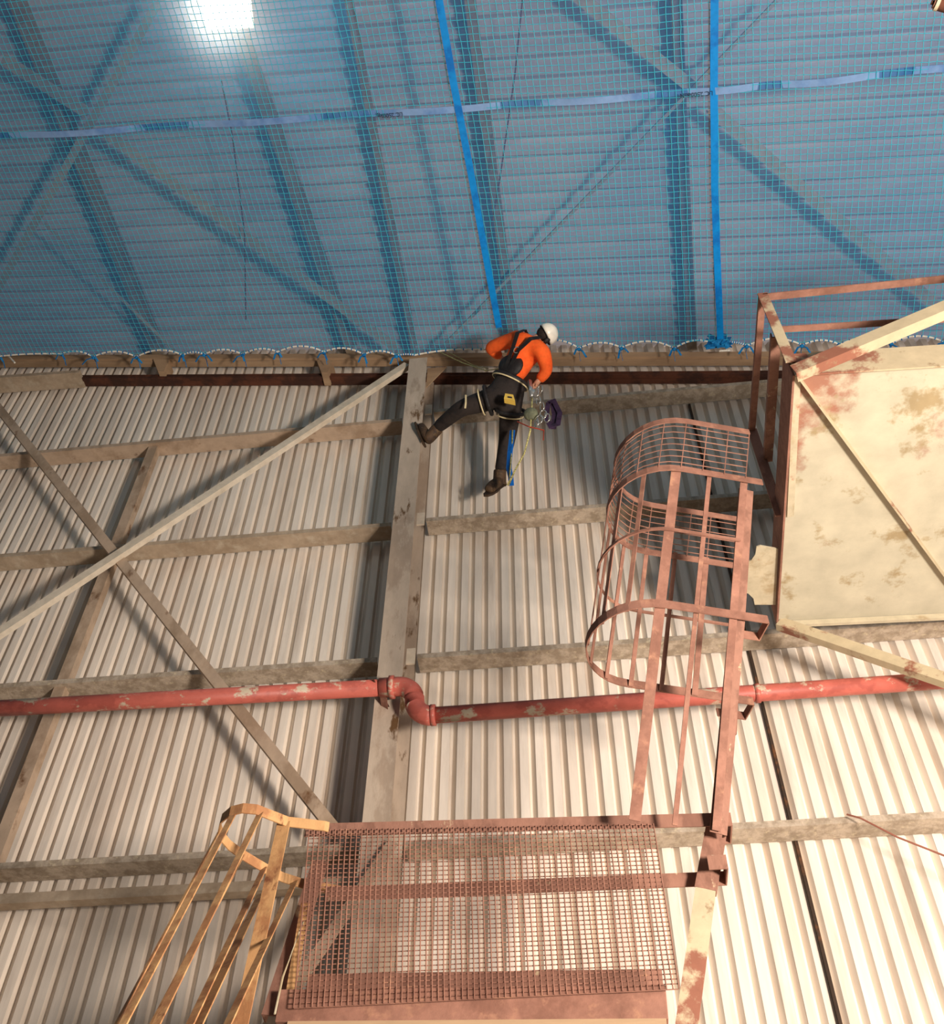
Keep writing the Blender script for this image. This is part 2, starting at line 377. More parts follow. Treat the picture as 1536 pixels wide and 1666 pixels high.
def text_on(txt, px, py, size, parent, dx):
    cu = bpy.data.curves.new('printed_text', 'FONT'); cu.body = txt; cu.size = size; cu.align_x = 'CENTER'; cu.align_y = 'CENTER'; cu.extrude = .0005
    t = bpy.data.objects.new('tmp', cu); COL.objects.link(t); bpy.context.view_layer.update()
    me = bpy.data.meshes.new_from_object(t.evaluated_get(bpy.context.evaluated_depsgraph_get())); bpy.data.objects.remove(t)
    a = PR(px, py, ZN); p = a.copy(); p.z = netz(p.x, p.y)+dx
    b = PR(px+60, py-60*.085, ZN); xd = (b-a).normalized()          # reads upside down, seen from below
    zd = V((0,0,-1)); zd = (zd-xd*zd.dot(xd)).normalized(); xx = -xd; yy = zd.cross(xx)
    me.transform(Matrix((xx, yy, zd)).transposed().to_4x4()); me.transform(Matrix.Translation(p))
    me.materials.clear(); me.materials.append(M['ink'])
    o = bpy.data.objects.new('printed_text', me); COL.objects.link(o); o.parent = parent; return o
text_on('LC 2500kg', 636, 182, .062, s1, -.04); text_on('LC 2500daN', 1131, 149, .062, s1, -.04)

# ------------------------------------------------------------------ gable steelwork
# beams that follow the roof line
def rake_beam(name, ya, yb, Y, h, d, m, label, x0=-250, x1=1750, px_y0=None):
    a = P(0, ya, Y); b = P(1536, yb, Y); dr = (b-a)/1.0; a2 = a+(b-a)*(x0/1536); b2 = a+(b-a)*(x1/1536)
    return tag(MB().sweep([(0,-h/2),(d,-h/2),(d,h/2),(0,h/2)], [b2, a2]).build(name, m), label, 'beam'), (a, b)
# sweeping right-to-left puts the depth axis towards the wall
def rb(name, ya, yb, Y, h, d, m, label, sec=None):
    a = P(-200, ya, Y); b = P(1700, yb, Y)
    prof = sec or [(0,-h/2),(-d,-h/2),(-d,h/2),(0,h/2)]
    return tag(MB().sweep(prof, [a, b]).build(name, m), label, 'beam')
rb('eaves_beam', 584, 576, 7.2, .10, .28, 'timber', 'tan beam along the top of the wall directly under the net rope', [(0,-.02),(-.03,-.02),(-.03,-.045),(-.115,-.045),(-.115,.08),(0,.08)])
rb('rusty_rake_beam', 615, 603, 7.3, .05, .12, 'dark_rust', 'dark rusty brown beam under the tan beam along the top of the wall', [(0,-.035),(-.05,-.035),(-.05,-.02),(-.14,-.02),(-.14,.04),(0,.04),(0,.02),(-.02,.02),(-.02,0),(0,0)])
for x, y in ((262,592),(528,594)):
    a = P(x-13, y-8, 7.17); b = P(x+13, y-8, 7.17); c = P(x, y+12, 7.3)
    tag(MB().prism([P(x-13,y-8,7.2), P(x+13,y-8,7.2), P(x+5,y+12,7.22), P(x-5,y+12,7.22)], (0,.2,0)).build('cleat', 'timber'), 'tapered steel cleat under the tan beam, %s' % ('near the left brace' if x < 300 else 'midway to the column'), 'cleat', 'cleats under the tan beam')
# girts
def girt(name, zt, x0, x1, m, label, Y=7.26, h=.055, d=.2):
    prof = [(0,0),(-d,0),(-d,.012),(-.012,.012),(-.012,h),(0,h)]
    o = MB().sweep([(0,0),(-d,0),(-d,h),(-d+.01,h),(-d+.01,.01),(-.01,.01),(-.01,h),(0,h)], [V((x0,Y,zt-h)), V((x1,Y,zt-h))]).build(name, m)
    return tag(o, label, 'rail', 'horizontal wall rails')
CXL, CXR = -1.80, -1.43
zt = {}
def zpx(px, py, Y): return P(px, py, Y).z
za = zpx(400, 703, 7.26); zb = zpx(500, 861, 7.26); zb2 = zpx(900, 826, 7.26); zc = zpx(665, 1065, 7.26); zd = zpx(160, 1395, 7.26); ze = zpx(300, 1447, 7.26)
zar = zpx(1000, 640, 7.26)
girt('wall_rail', za, -8.6, CXL, 'steel_tan', 'highest long wall rail left of the column, just above the slim post head')
girt('wall_rail', zar, CXR, 6, 'galv', 'highest wall rail right of the column, behind the climber')
girt('wall_rail', zb, -8.6, CXL, 'steel', 'wall rail left of the column passing behind the crossing of the diagonal braces')
girt('wall_rail', zb2, CXR, 6, 'galv', 'wall rail right of the column just below the climber')
girt('wall_rail', zpx(160,1101,7.26), -8.6, CXL, 'galv', 'wall rail left of the column directly above the red pipe')
girt('wall_rail', zc, CXR, 6, 'galv', 'wall rail right of the column just above the red pipe')
girt('wall_rail', zd, -8.6, CXL, 'galv', 'lower wall rail left of the column, behind the yellow cage hoop')
girt('wall_rail', zpx(1300,1333,7.26), CXR, 6, 'galv', 'lower wall rail right of the column, behind the rusty guard top rail')
girt('wall_rail', ze+.02, -8.6, CXL, 'steel', 'lowest wall rail, left of the column under the other rails', Y=7.22, h=.085, d=.1)
# short top rail cut by the roof line
o = MB().sweep([(0,0),(-.24,0),(-.24,.06),(0,.06)], [P(-150,625,7.2), P(128,606,7.2)]).build('short_wall_rail', 'steel'); tag(o, 'short mottled rail stub under the roof line at the far left', 'rail')
# main column, I section
col = empty('main_column', (-1.62, 7.3, 0), 'tall stained steel column running up the whole wall to the net', 'column')
cl = P(590, 1330, 7.04).x; cr = P(636, 1330, 7.04).x
top = P(675, 583, 7.04).z
MB().box((cl, 7.04, 0), (cr, 7.055, top)).build('front_flange', 'column', col)
MB().box((cl, 7.40, 0), (cr+.03, 7.415, top)).build('rear_flange', 'column', col)
MB().box(((cl+cr)/2-.006, 7.055, 0), ((cl+cr)/2+.006, 7.40, top)).build('web', 'column', col)
MB().prism([V((cr-.02,7.2,top)), V((cr+.22,7.2,top)), V((cr-.02,7.2,top-.42))], (0,.012,0)).build('gusset_plate', 'timber', col)
for z in (zar, zb2, zc, zpx(1300,1333,7.26)):
    MB().box((cr-.01, 7.2, z-.16), (cr+.07, 7.22, z+.02)).build('cleat', 'steel_pale', col)
# slim posts
a = P(252, 737, 7.3); b = P(5, 1360, 7.3)
tag(MB().sweep(LSEC(.11, .1, .01), [V((a.x,7.3,0)), V((a.x,7.3,za-.05))], up=(0,1,0)).build('slim_post', 'steel_tan'), 'slim brown post behind the rails on the left, passing under the brace crossing', 'post')
x = P(1246, 1160, 7.42).x
tag(MB().box((x-.010, 7.465, 0), (x+.014, 7.495, zar-.05)).build('slim_post', 'seam'), 'thin dark rust-edged post on the right, behind the cage and tank platform', 'post')
# diagonal braces
def brace(p, q, w, m, label, Y0, Y1, sec=None):
    a = P(*p, Y0); b = P(*q, Y1); a, b = (a, b)
    return tag(MB().sweep([(-w/2,-.006),(w/2,-.006),(w/2,.006),(-w/2+.012,.006),(-w/2+.012,.06),(-w/2,.06)], [a, b], up=(0,1,0)).build('diagonal_brace', m), label, 'brace', 'diagonal braces on the left wall')
brace((-40,1052),(662,592),.095,'steel_pale','pale diagonal brace rising from lower left to the column head',7.02,7.1)
brace((-40,616),(545,1350),.10,'steel_tan','darker diagonal brace falling from upper left to the yellow cage',7.1,7.1)
# bracing end inside the mesh guard
brace((640,1370),(430,1680),.09,'steel_tan','tan brace behind the left part of the mesh guard',7.0,6.9)

# ------------------------------------------------------------------ red pipe
pipe = empty('red_pipe', P(625, 1128, 6.88), 'flaking red pipe crossing the wall with an S bend beside the column', 'pipe')
Yp = 6.9
mb = MB(); lp = [P(-200, 1163, Yp), P(618, 1119, Yp)]
mb.tube(lp, .072, 20); mb.build('straight_run', 'red', pipe, True)
e = [P(618,1119,Yp), P(640,1117,Yp), P(656,1117,Yp)]
# S-bend as arcs in the wall plane
def arc(c, r, a0, a1, n=10): return [c+V((math.cos(a0+(a1-a0)*k/n)*r, 0, math.sin(a0+(a1-a0)*k/n)*r)) for k in range(n+1)]
p0 = P(648,1117,Yp); p3 = P(702,1164,Yp)
dz = p0.z-p3.z; dx = p3.x-p0.x; rr = dx/2
top_arc = [p0+V((dx/2*math.sin(t), 0, -(dz/2)*(1-math.cos(t)))) for t in [k*math.pi/2/9 for k in range(10)]]
bot_arc = [p3+V((-dx/2*math.sin(t), 0, (dz/2)*(1-math.cos(t)))) for t in [k*math.pi/2/9 for k in range(10)]][::-1]
MB().tube(e[:1]+[p0]+top_arc[1:]+bot_arc[1:], .083, 20).build('s_bend', 'red', pipe, True)
r2 = [p3, P(1650, 1099, Yp)]
MB().tube(r2, .068, 20).build('straight_run', 'red', pipe, True)
for q, r_, n_ in ((P(638,1118,Yp), .1, 'coupling'), (P(705,1163.5,Yp), .088, 'coupling'), (P(1232,1128,Yp), .078, 'coupling')):
    MB().tube([q-V((.02,0,0)), q+V((.02,0,0))], r_, 20).build(n_, 'red', pipe, True)
# bracket plate under the pipe at the column
br = empty('pipe_bracket', P(625,1128,7.0), 'rusty triangular bracket holding the red pipe to the column', 'bracket')
MB().prism([P(606,1105,6.8), P(613,1112,7.12), P(640,1165,7.12)], (.012,0,0)).build('side_plate', 'dark_rust', br)
MB().prism([P(614,1106,6.82), P(628,1112,6.82), P(632,1166,7.1), P(622,1160,7.1)], (0,.012,0)).build('face_plate', 'rust', br)

# ------------------------------------------------------------------ upper ladder cage
Vd = (R_*.39+U_*1.68-B_).normalized()
S0 = P(1195, 1000, 5.0)
def at_py(py):
    lo, hi = -4.0, 4.0
    for _ in range(50):
        mid = (lo+hi)/2; q = S0+Vd*mid-CAM; y = 833-F*q.dot(U_)/(-q.dot(B_))
        if y > py: lo = mid
        else: hi = mid
    return S0+Vd*mid
e_ = V((.95,.31,0)).normalized(); n_ = V((-.31,.95,0)).normalized(); RC = .385
def U_pts(base, ext_near=.2, ext_far=.2, arm=.45, n=16, R=RC):
    q = [base+e_*ext_near, base, base-e_*arm*.5]
    c = base-e_*arm+n_*R
    q += [c+e_*(-R*math.sin(t))+n_*(-R*math.cos(t)) for t in [math.pi*k/n for k in range(n+1)]]
    q += [base+n_*2*R, base+n_*2*R+e_*ext_far]
    return q
def U_at(base, s):         # s in 0..1 along the hoop from the near stringer to the far stringer
    q = U_pts(base, 0, 0)[1:]; L = [0]
    for a, b in zip(q, q[1:]): L.append(L[-1]+(b-a).length)
    t = s*L[-1]
    for i in range(len(q)-1):
        if L[i+1] >= t: return q[i]+(q[i+1]-q[i])*((t-L[i])/max(1e-9, L[i+1]-L[i])), (q[i+1]-q[i]).normalized()
    return q[-1], (q[-1]-q[-2]).normalized()
cage = empty('ladder_cage', at_py(1335), 'rusty red-brown ladder safety cage with a wire mesh drum at its top', 'ladder cage')
levels = {'T': 703, 'B': 780, 'M': 879, 'C': 1000}
base = {k: at_py(v) for k, v in levels.items()}
def hoop(b, h, ext=.2, ef_=.2, m='rust', t=.008, ef=None): return MB().sweep(RECT(t, h), U_pts(b, ext, ef or ef_)).build('hoop', m, cage)
hoop(base['T'], .05, .0, .22); hoop(base['B'], .055, .12, .25); hoop(base['M'], .02, 0, .22, t=.012); hoop(base['C'], .065, .22, .42)
# end plates joining the arms of the lowest hoop to the far side bar
for b in (base['C'],):
    for off in (V((0,0,0)), n_*2*RC):
        c = b+off+e_*(.22 if off.length < .1 else .42); MB().sweep(RECT(.008,.065), [c, c+n_*.16, c+n_*.16-e_*.2]).build('bracket', 'rust', cage)
down = at_py(1350)-base['C']
bars = [(.0, .05, 1.0), (.115,.03,1), (.225,.065,1), (.33,.03,0), (.42,.03,0), (.52,.025,0), (.61,.03,0), (.70,.03,0), (.79,.03,0), (.89,.03,0), (1.0,.04,0)]
for s_, w_, full in bars:
    pT, tg = U_at(base['B'], s_); pC, _ = U_at(base['C'], s_); nrm = tg.cross(V((0,0,1))).normalized()
    if full: end = pC+down
    else: end = pC+V((0,0,-.03))
    pT = pT + nrm*.009; end = end+nrm*.009
    MB().sweep(RECT(w_, .007), [pT+V((0,0,.03)), end], up=nrm).build('vertical_bar', 'rust', cage)
# stringers: angle sections, near one carries on below the guard rail as the painted post
tp = at_py(700)
MB().sweep([(-.07,0),(.03,0),(.03,.008),(-.062,.008),(-.062,.06),(-.07,.06)], [at_py(1350)+n_*.03, at_py(1000)+n_*.03+e_*.01, at_py(790)+n_*.03], up=n_).build('stringer', 'rust_dull', cage)
MB().sweep(RECT(.035,.03), [at_py(1060)+n_*(2*RC)+e_*.30, at_py(700)+n_*(2*RC)+e_*.24], up=n_).build('stringer', 'rust', cage)
# mesh drum
mb = MB()
for k in range(0, 9):
    f = k/8; b = base['B'].lerp(base['T'], f)
    mb.tube([p for p in U_pts(b, 0, .22, n=14)], .0035, 5)
for k in range(0, 15):
    a, _ = U_at(base['B'], k/14); b, _ = U_at(base['T'], k/14); mb.tube([a, b], .0035, 5)
mb.build('mesh_drum', 'rust', cage)

# ------------------------------------------------------------------ guard with mesh panel
YG = 5.44
gd = empty('mesh_guard', P(800, 1640, YG), 'rusty guard rail frame with a square wire mesh panel above a steel channel', 'guard rail')
a = P(497, 1351, YG); b = P(1189, 1333, YG)
MB().sweep(RECT(.008, .085), [a, b, b+V((.0,.18,0)), b+V((-.14,.19,0))]).build('top_rail', 'rust_dull', gd)
a = P(530, 1455, 5.60); b = P(1180, 1429, 5.60)
MB().sweep(RECT(.008, .085), [a, b, b+V((0,-.17,0)), b+V((-.1,-.17,0))]).build('mid_rail', 'rust_dull', gd)
MB().prism([P(1158,1391,5.5), P(1176,1392,5.5), P(1183,1408,5.5), P(1157,1410,5.5)], (0,.01,0)).build('end_plate', 'cream_plain', gd)
# mesh
TL, TR, BL, BR = P(503,1350,5.41), P(1063,1340,5.41), P(478,1640,5.41), P(1105,1608,5.41)
mb = MB(); nc, nr = 63, 37
def bil(u, v): return (TL*(1-u)+TR*u)*(1-v)+(BL*(1-u)+BR*u)*v
rnd = random.Random(5)
for i in range(nc+1):
    u = i/nc; mb.tube([bil(u, v/6)+V((rnd.uniform(-.0015,.0015),0,0)) for v in range(7)], .0037, 6, up=(0,1,0))
for j in range(nr+1):
    v = j/nr; mb.tube([bil(u/8, v)+V((0,.006,rnd.uniform(-.0015,.0015))) for u in range(9)], .0029, 6)
mb.build('mesh_panel', 'rust', gd)
# lower channel and what lies under it
a = P(452, 1634, 5.45); b = P(1085, 1628, 5.45)
MB().sweep([(0,-.09),(-.12,-.09),(-.12,-.08),(-.012,-.08),(-.012,.07),(-.10,.07),(-.10,.08),(0,.08)], [a, b]).build('toe_channel', 'rust', gd, bevel=.004)
MB().bar(P(500,1600,5.62), P(1078,1592,5.62), .01, .10).build('back_channel', 'rust_dull', gd)
MB().bar(P(470,1678,5.5), P(1085,1674,5.5), .10, .06).build('edge_board', 'timber', gd)
# left leg and yellow upright
MB().sweep(LSEC(.10,.08,.01), [P(508,1400,5.60), P(425,1650,5.5)], up=(0,1,0)).build('corner_leg', 'rust_dull', gd)
MB().bar(P(497,1470,5.5), P(472,1620,5.48), .05, .012, up=(0,1,0)).build('upright', 'yellow', gd)
MB().tube([P(493,1500,5.44), P(460,1590,5.40), P(447,1650,5.38)], .006, 6).build('conduit', 'cream_plain', gd)
# post below the cage
pp = empty('painted_post', P(1118,1660,5.5), 'cream-painted post with rust patches rising beside the mesh guard', 'post')
a = P(1166, 1345, 5.53); m1 = P(1148, 1446, 5.53); b = P(1104, 1760, 5.53); b = m1+(b-m1)*(m1.z/(m1.z-b.z))
MB().sweep([(-.055,0),(.055,0),(.055,.01),(-.045,.01),(-.045,.06),(-.055,.06)], [b, m1], up=(0,1,0)).build('lower_length', 'rust_cream', pp)
MB().sweep([(-.06,0),(.06,0),(.06,.01),(-.05,.01),(-.05,.06),(-.06,.06)], [m1, a], up=(0,1,0)).build('upper_length', 'rust_dull', pp)

# ------------------------------------------------------------------ yellow ladder cage
yc = empty('yellow_ladder_cage', P(468, 1337, 5.0), 'worn yellow ladder safety cage at the lower left beside the mesh guard', 'ladder cage')
zy = P(468, 1337, 5.0).z
hp = [PZ(x, y, zy) for x, y in [(535,1346),(528,1344),(495,1340),(468,1337),(440,1326),(417,1317),(395,1315),(375,1320),(361,1332),(357,1346),(361,1361),(373,1375),(392,1389),(415,1403),(437,1416),(459,1427),(490,1437),(519,1443),(570,1452),(610,1456)]]
MB().sweep(RECT(.008, .06), hp).build('hoop', 'yellow', yc)
lowz = zy-1.7
for (tx, ty), (bx, by), w_ in [((462,1338),(380,1720),.075),((424,1322),(228,1720),.035),((381,1322),(172,1720),.035),((393,1392),(222,1720),.035),((430,1412),(284,1720),.035),((480,1434),(345,1720),.035),((424,1455),(297,1720),.045),((357,1352),(160,1720),.012)]:
    t = PZ(tx, ty, zy); b = PZ(bx, by, lowz if w_ != .075 else zy-1.35)
    b = t+(b-t)*((zy-.25)/(t.z-b.z))
    MB().sweep(RECT(w_, .008), [b, t], up=(.1,1,-.2)).build('vertical_bar', 'yellow', yc)

# ------------------------------------------------------------------ tank platform at the right
TZ = 6.2+CZ
tk = empty('tank_platform', PZ(1290, 605, TZ), 'cream rust-stained steel platform with an open rail frame jutting from the right', 'platform')
nl = PZ(1292, 607, TZ); fl = PZ(1265, 1012, TZ)
XR = 5.2
def ext_to(a, px, py, z=TZ):
    b = PZ(px, py, z); return a+(b-a)*((XR-a.x)/(b.x-a.x))
nr_ = ext_to(nl, 1536, 592); fr_ = ext_to(fl, 1536, 999)
MB().prism([nl, nr_, fr_, fl], (0,0,.03)).build('underside_plate', 'cream', tk)
# edge plates, lap strip, diagonal stiffener
MB().prism([nl+V((0,0,-.04)), nr_+V((0,0,-.04)), nr_+V((0,0,.22)), nl+V((0,0,.22))], (0,-.012,0)).build('front_fascia', 'rust_cream', tk)
MB().prism([nl+V((0,0,-.03)), fl+V((0,0,-.03)), fl+V((0,0,.28)), nl+V((0,0,.28))], (-.015,0,0)).build('side_plate', 'rust', tk)
MB().bar(fl+V((0,0,-.03)), fr_+V((0,0,-.03)), .03, .05).build('rear_edge_angle', 'cream_plain', tk)
MB().sweep(RECT(.012,.06), [nl+V((.03,.02,-.03)), PZ(1560,968,TZ-.03)]).build('stiffener', 'rust_cream', tk)
MB().sweep(RECT(.05,.012), [nl+V((.02,.02,-.008)), PZ(1286,840,TZ-.008)]).build('lap_strip', 'cream_plain', tk)
# rail frame: near corner post A-B, far post, top and foot bars
Y1 = nl.y
A = P(1240, 482, Y1); Bq = nl+V((0,0,.1))
def ang(name, a, b, w, h, m, up=(0,0,1)): return MB().sweep([(-w/2,-h/2),(w/2,-h/2),(w/2,-h/2+.01),(-w/2+.01,-h/2+.01),(-w/2+.01,h/2),(-w/2,h/2)], [a, b], up).build(name, m, tk)
ang('corner_post', Bq, A, .075, .06, 'rust_cream', (0,1,0))
# the same frame repeats at the back
A2 = P(1224, 702, fl.y-1.05+.0); 
B2 = PZ(1272, 850, TZ)+V((0,0,.05)); A2 = P(1223, 702, B2.y)
ang('corner_post', B2, A2, .08, .06, 'rust_dull', (0,1,0))
ang('top_bar', A, A2, .05, .05, 'rust')
midn = A.lerp(Bq, .56); midf = A2.lerp(B2, .56)
ang('mid_bar', P(1262,545,Y1), P(1249,748,B2.y), .07, .05, 'rust_dull')
def right_of(px0, py0, px1, py1, Y):
    a = P(px0, py0, Y); b = P(px1, py1, Y); return a, a+(b-a)*((XR-a.x)/(b.x-a.x))
a, b = right_of(1240,482,1536,452,Y1); ang('top_bar', a, b, .06, .045, 'rust')
a, b = right_of(1263,534,1536,517,Y1+.03); ang('mid_bar', a, b, .05, .05, 'rust')
a = P(1292, 608, Y1-.04); b = P(1600, 478, Y1-.35); ang('raking_strut', a, a+(b-a)*1.7, .10, .08, 'rust_cream', (0,1,0))
a = fl+V((.01,0,-.02)); b = P(1600, 1128, 6.55); ang('lower_strut', a, a+(b-a)*1.3, .10, .07, 'rust_cream', (0,1,0))
# notched plate
pl = [(1266,893),(1237,888),(1231,890),(1229,902),(1222,912),(1209,918),(1205,962),(1218,966),(1226,974),(1228,984),(1262,984)]
MB().prism([PZ(x, y, TZ+.02) for x, y in pl], (0,0,.012)).build('notched_plate', 'cream_plain', tk)
# legs out of the frame to the right carry the platform to the floor
for y in (nl.y+.1, fl.y-.1):
    MB().bar(V((XR-.1, y, 0)), V((XR-.1, y, TZ+.2)), .15, .15, up=(0,1,0)).build('leg', 'rust_dull', tk)

# ------------------------------------------------------------------ small things
tag(MB().tube([P(1378,1325,7.2), P(1400,1331,7.15), P(1460,1362,7.1), P(1536,1392,7.05), P(1650,1440,7.0)], .007, 6).build('thin_cable', 'cable'), 'thin brown cable drooping off the lower right wall rail', 'cable')
pu = empty('roof_pulley', P(1515, 12, 2.0), 'rusty round fitting with a cream flange at the top right corner', 'fitting')
c = P(1524, 6, 2.0); ax = (R_*1+B_*.1-U_*.35).normalized()
MB().tube([c-ax*.030, c-ax*.016], .012, 12, up=U_).build('hub', 'dark_rust', pu)
MB().tube([c-ax*.016, c-ax*.006], .028, 24, up=U_).build('flange', 'rust', pu)
MB().tube([c-ax*.006, c+ax*.012], .037, 24, up=U_).build('rim', 'cream_plain', pu)
MB().tube([c+ax*.012, c+ax*.10], .033, 24, up=U_).build('barrel', 'dark_rust', pu)
PERSON = True
# ------------------------------------------------------------------ climber
def skin(name, nodes, edges, m, parent, sub=2, root=0):
    me = bpy.data.meshes.new(name); me.from_pydata([tuple(p) for p, r in nodes], edges, []); me.materials.append(M[m])
    o = bpy.data.objects.new(name, me); COL.objects.link(o)
    me.skin_vertices.new() if hasattr(me.skin_vertices, 'new') and not me.skin_vertices else None
    sk = o.modifiers.new('skin', 'SKIN'); sk.use_smooth_shade = True
    if not me.skin_vertices: 
        bm = bmesh.new(); bm.from_mesh(me); bm.verts.layers.skin.verify(); bm.to_mesh(me); bm.free()
    for i, (p, r) in enumerate(nodes):
        d = me.skin_vertices[0].data[i]; d.radius = (r, r) if not isinstance(r, tuple) else r; d.use_root = (i == root)
    ss = o.modifiers.new('sub', 'SUBSURF'); ss.levels = sub; ss.render_levels = sub
    if parent: o.parent = parent; o.matrix_parent_inverse = Matrix.Translation(-parent.location)
    return o
J = dict(pel=P(820,641,6.60), waist=P(835,612,6.50), chest=P(849,582,6.36), uch=P(859,562,6.26), neck=P(866,556,6.20), skull=P(884,547,6.17),
  shL=P(836,552,6.22), elL=P(796,566,6.38), wrL=P(818,584,6.56), haL=P(826,592,6.62),
  shR=P(884,574,6.24), elR=P(890,604,6.42), wrR=P(874,622,6.50), haR=P(868,630,6.52),
  hiL=P(806,648,6.60), knL=P(752,663,6.66), anL=P(710,697,6.98), hiR=P(832,655,6.60), knR=P(825,716,6.98), anR=P(814,770,7.18))
person = empty('person', J['pel'], 'climber in an orange shirt, black trousers, harness and white helmet, braced against the column', 'person')
hd = (J['skull']-J['neck']).normalized()
face = V((.25,.9,.1)); face = (face-hd*face.dot(hd)).normalized(); side = hd.cross(face).normalized()
hc = J['neck']+hd*.145
def hand_nodes(w, h, base_i, curl):
    d = (h-w).normalized(); up = curl; sd = d.cross(up).normalized(); up = sd.cross(d)
    ns = [(w+d*.03, (.032,.022)), (w+d*.075, (.038,.018))]; es = [(base_i, base_i+1), (base_i+1, base_i+2)]
    k = base_i+3
    for f, L in zip((-.03,-.01,.01,.03), (.06,.072,.07,.052)):
        a = w+d*.09+sd*f; b = a+d*L*.5-up*.008; c = b+d*L*.3-up*L*.45
        ns += [(a,.0095),(b,.009),(c,.0075)]; es += [(base_i+2, k),(k,k+1),(k+1,k+2)]; k += 3
    a = w+d*.04-sd*.035; b = a+d*.035-sd*.02-up*.01; ns += [(a,.011),(b,.009)]; es += [(base_i+1,k),(k,k+1)]
    return ns, es
nodes = [(J['pel'],(.12,.10)),(J['waist'],(.11,.09)),(J['chest'],(.125,.10)),(J['uch'],(.11,.085)),(J['neck'],.055),(J['neck']+hd*.08,.055),(hc,(.075,.088)),(hc+hd*.06,(.07,.08)),
  (hc+face*.098-hd*.012,.014),                     # nose
  (hc+face*.06-hd*.085,.032),                      # chin
  (hc+side*.082-hd*.015,.016),(hc-side*.082-hd*.015,.016),   # ears
  (J['shL'],.062),(J['elL'],.044),(J['wrL'],.030),
  (J['shR'],.062),(J['elR'],.044),(J['wrR'],.030),
  (J['hiL'],.088),(J['knL'],.06),(J['anL'],.042),(J['hiR'],.088),(J['knR'],.06),(J['anR'],.042)]
edges = [(0,1),(1,2),(2,3),(3,4),(4,5),(5,6),(6,7),(6,8),(5,9),(6,10),(6,11),(3,12),(12,13),(13,14),(3,15),(15,16),(16,17),(0,18),(18,19),(19,20),(0,21),(21,22),(22,23)]
for w_, h_, wi in ((J['wrL'], J['haL'], 14), (J['wrR'], J['haR'], 17)):
    b0 = len(nodes); ns, es = hand_nodes(w_, h_, b0-1, V((0,-.6,.8)))
    es = [((wi if a == b0-1 else a), b) for a, b in es]; nodes += ns; edges += es
skin('body', nodes, edges, 'skin', person, 2)
# shirt
JL = lambda a, b, t: J[a].lerp(J[b], t)
skin('shirt', [(J['waist'].lerp(J['pel'],.35),(.15,.135)),(J['chest'],(.18,.15)),(J['uch'],(.175,.14)),(JL('neck','uch',.1),.105),(J['shL'],.098),(JL('shL','elL',.5),.085),(J['elL'],.078),(JL('elL','wrL',.85),.056),
   (J['shR'],.098),(JL('shR','elR',.5),.085),(J['elR'],.074),(JL('elR','wrR',.9),.052)],
   [(0,1),(1,2),(2,3),(2,4),(4,5),(5,6),(6,7),(2,8),(8,9),(9,10),(10,11)], 'orange', person)
# trousers
skin('trousers', [(J['pel'],(.175,.155)),(JL('pel','waist',1.0),(.172,.155)),(J['hiL'],.145),(JL('hiL','knL',.5),.12),(J['knL'],.098),(JL('knL','anL',.5),.084),(JL('knL','anL',1.0),.072),
   (J['hiR'],.145),(JL('hiR','knR',.5),.12),(J['knR'],.098),(JL('knR','anR',.5),.084),(JL('knR','anR',1.0),.072)],
   [(0,1),(0,2),(2,3),(3,4),(4,5),(5,6),(0,7),(7,8),(8,9),(9,10),(10,11)], 'black', person)
def boot(ankle, heel, toe):
    d = (toe-heel).normalized(); up = (ankle-heel); up = (up-d*up.dot(d)).normalized()
    b = skin('boot', [(ankle.lerp(heel,.35)+d*.02,.075),(heel+up*.06+d*.03,(.062,.066)),(heel.lerp(toe,.55)+up*.06,(.066,.058)),(toe+up*.045-d*.03,(.058,.045)),(ankle+up*.05,.075)],
       [(0,1),(1,2),(2,3),(0,4)], 'boot', person, 2)
    sd = d.cross(up); out = []
    for t, w in ((-.04,.03),(.0,.05),(.3,.046),(.65,.062),(.95,.052),(1.1,.025)):
        out.append((heel+d*((toe-heel).length*t), w))
    poly = [p+sd*w for p, w in out]+[p-sd*w for p, w in out[::-1]]
    MB().prism([p-up*.005 for p in poly], up*.022).build('sole', 'sole', b, bevel=.003)
boot(J['anL'], P(689,724,7.06), P(677,692,7.02))
boot(J['anR'], P(815,790,7.30), P(793,806,7.12))
# helmet
RM = Matrix((side, face, hd)).transposed()
mb = MB(); vs = []; fs = []; n, k = 24, 9
for i in range(k+1):
    th = (math.pi*.56)*i/k
    for j in range(n):
        ph = 2*math.pi*j/n; rr = .118
        q = V((rr*math.sin(th)*math.cos(ph)*.92, rr*math.sin(th)*math.sin(ph)*1.08, rr*math.cos(th)*1.02))
        vs.append(hc+hd*.035+RM @ q)
for i in range(k):
    for j in range(n): fs.append((i*n+j, i*n+(j+1) % n, (i+1)*n+(j+1) % n, (i+1)*n+j))
hm = mb.add(vs, fs).build('helmet', 'helmet', person, True); so = hm.modifiers.new('s', 'SOLIDIFY'); so.thickness = .008
hh = MB().ball(hc+hd*.005-face*.012, .088, .094, .085, 14, 10, RM).build('hair', 'hair', person, True)
for s_ in (1, -1):
    MB().ball(hc+side*s_*.10-hd*.01, .022, .034, .04, 10, 8, RM).build('ear_defender', 'blackh', hm, True)
MB().tube([hc+side*.1+hd*.02, hc+side*.085-hd*.07, hc+face*.05-hd*.115, hc-side*.085-hd*.07, hc-side*.1+hd*.02], .006, 6, up=face).build('chin_strap', 'trim', hm)
MB().ring(hc+hd*.01, hd, .108, .006, 24, 6, 1.08, up=face).build('helmet_band', 'blackh', hm)
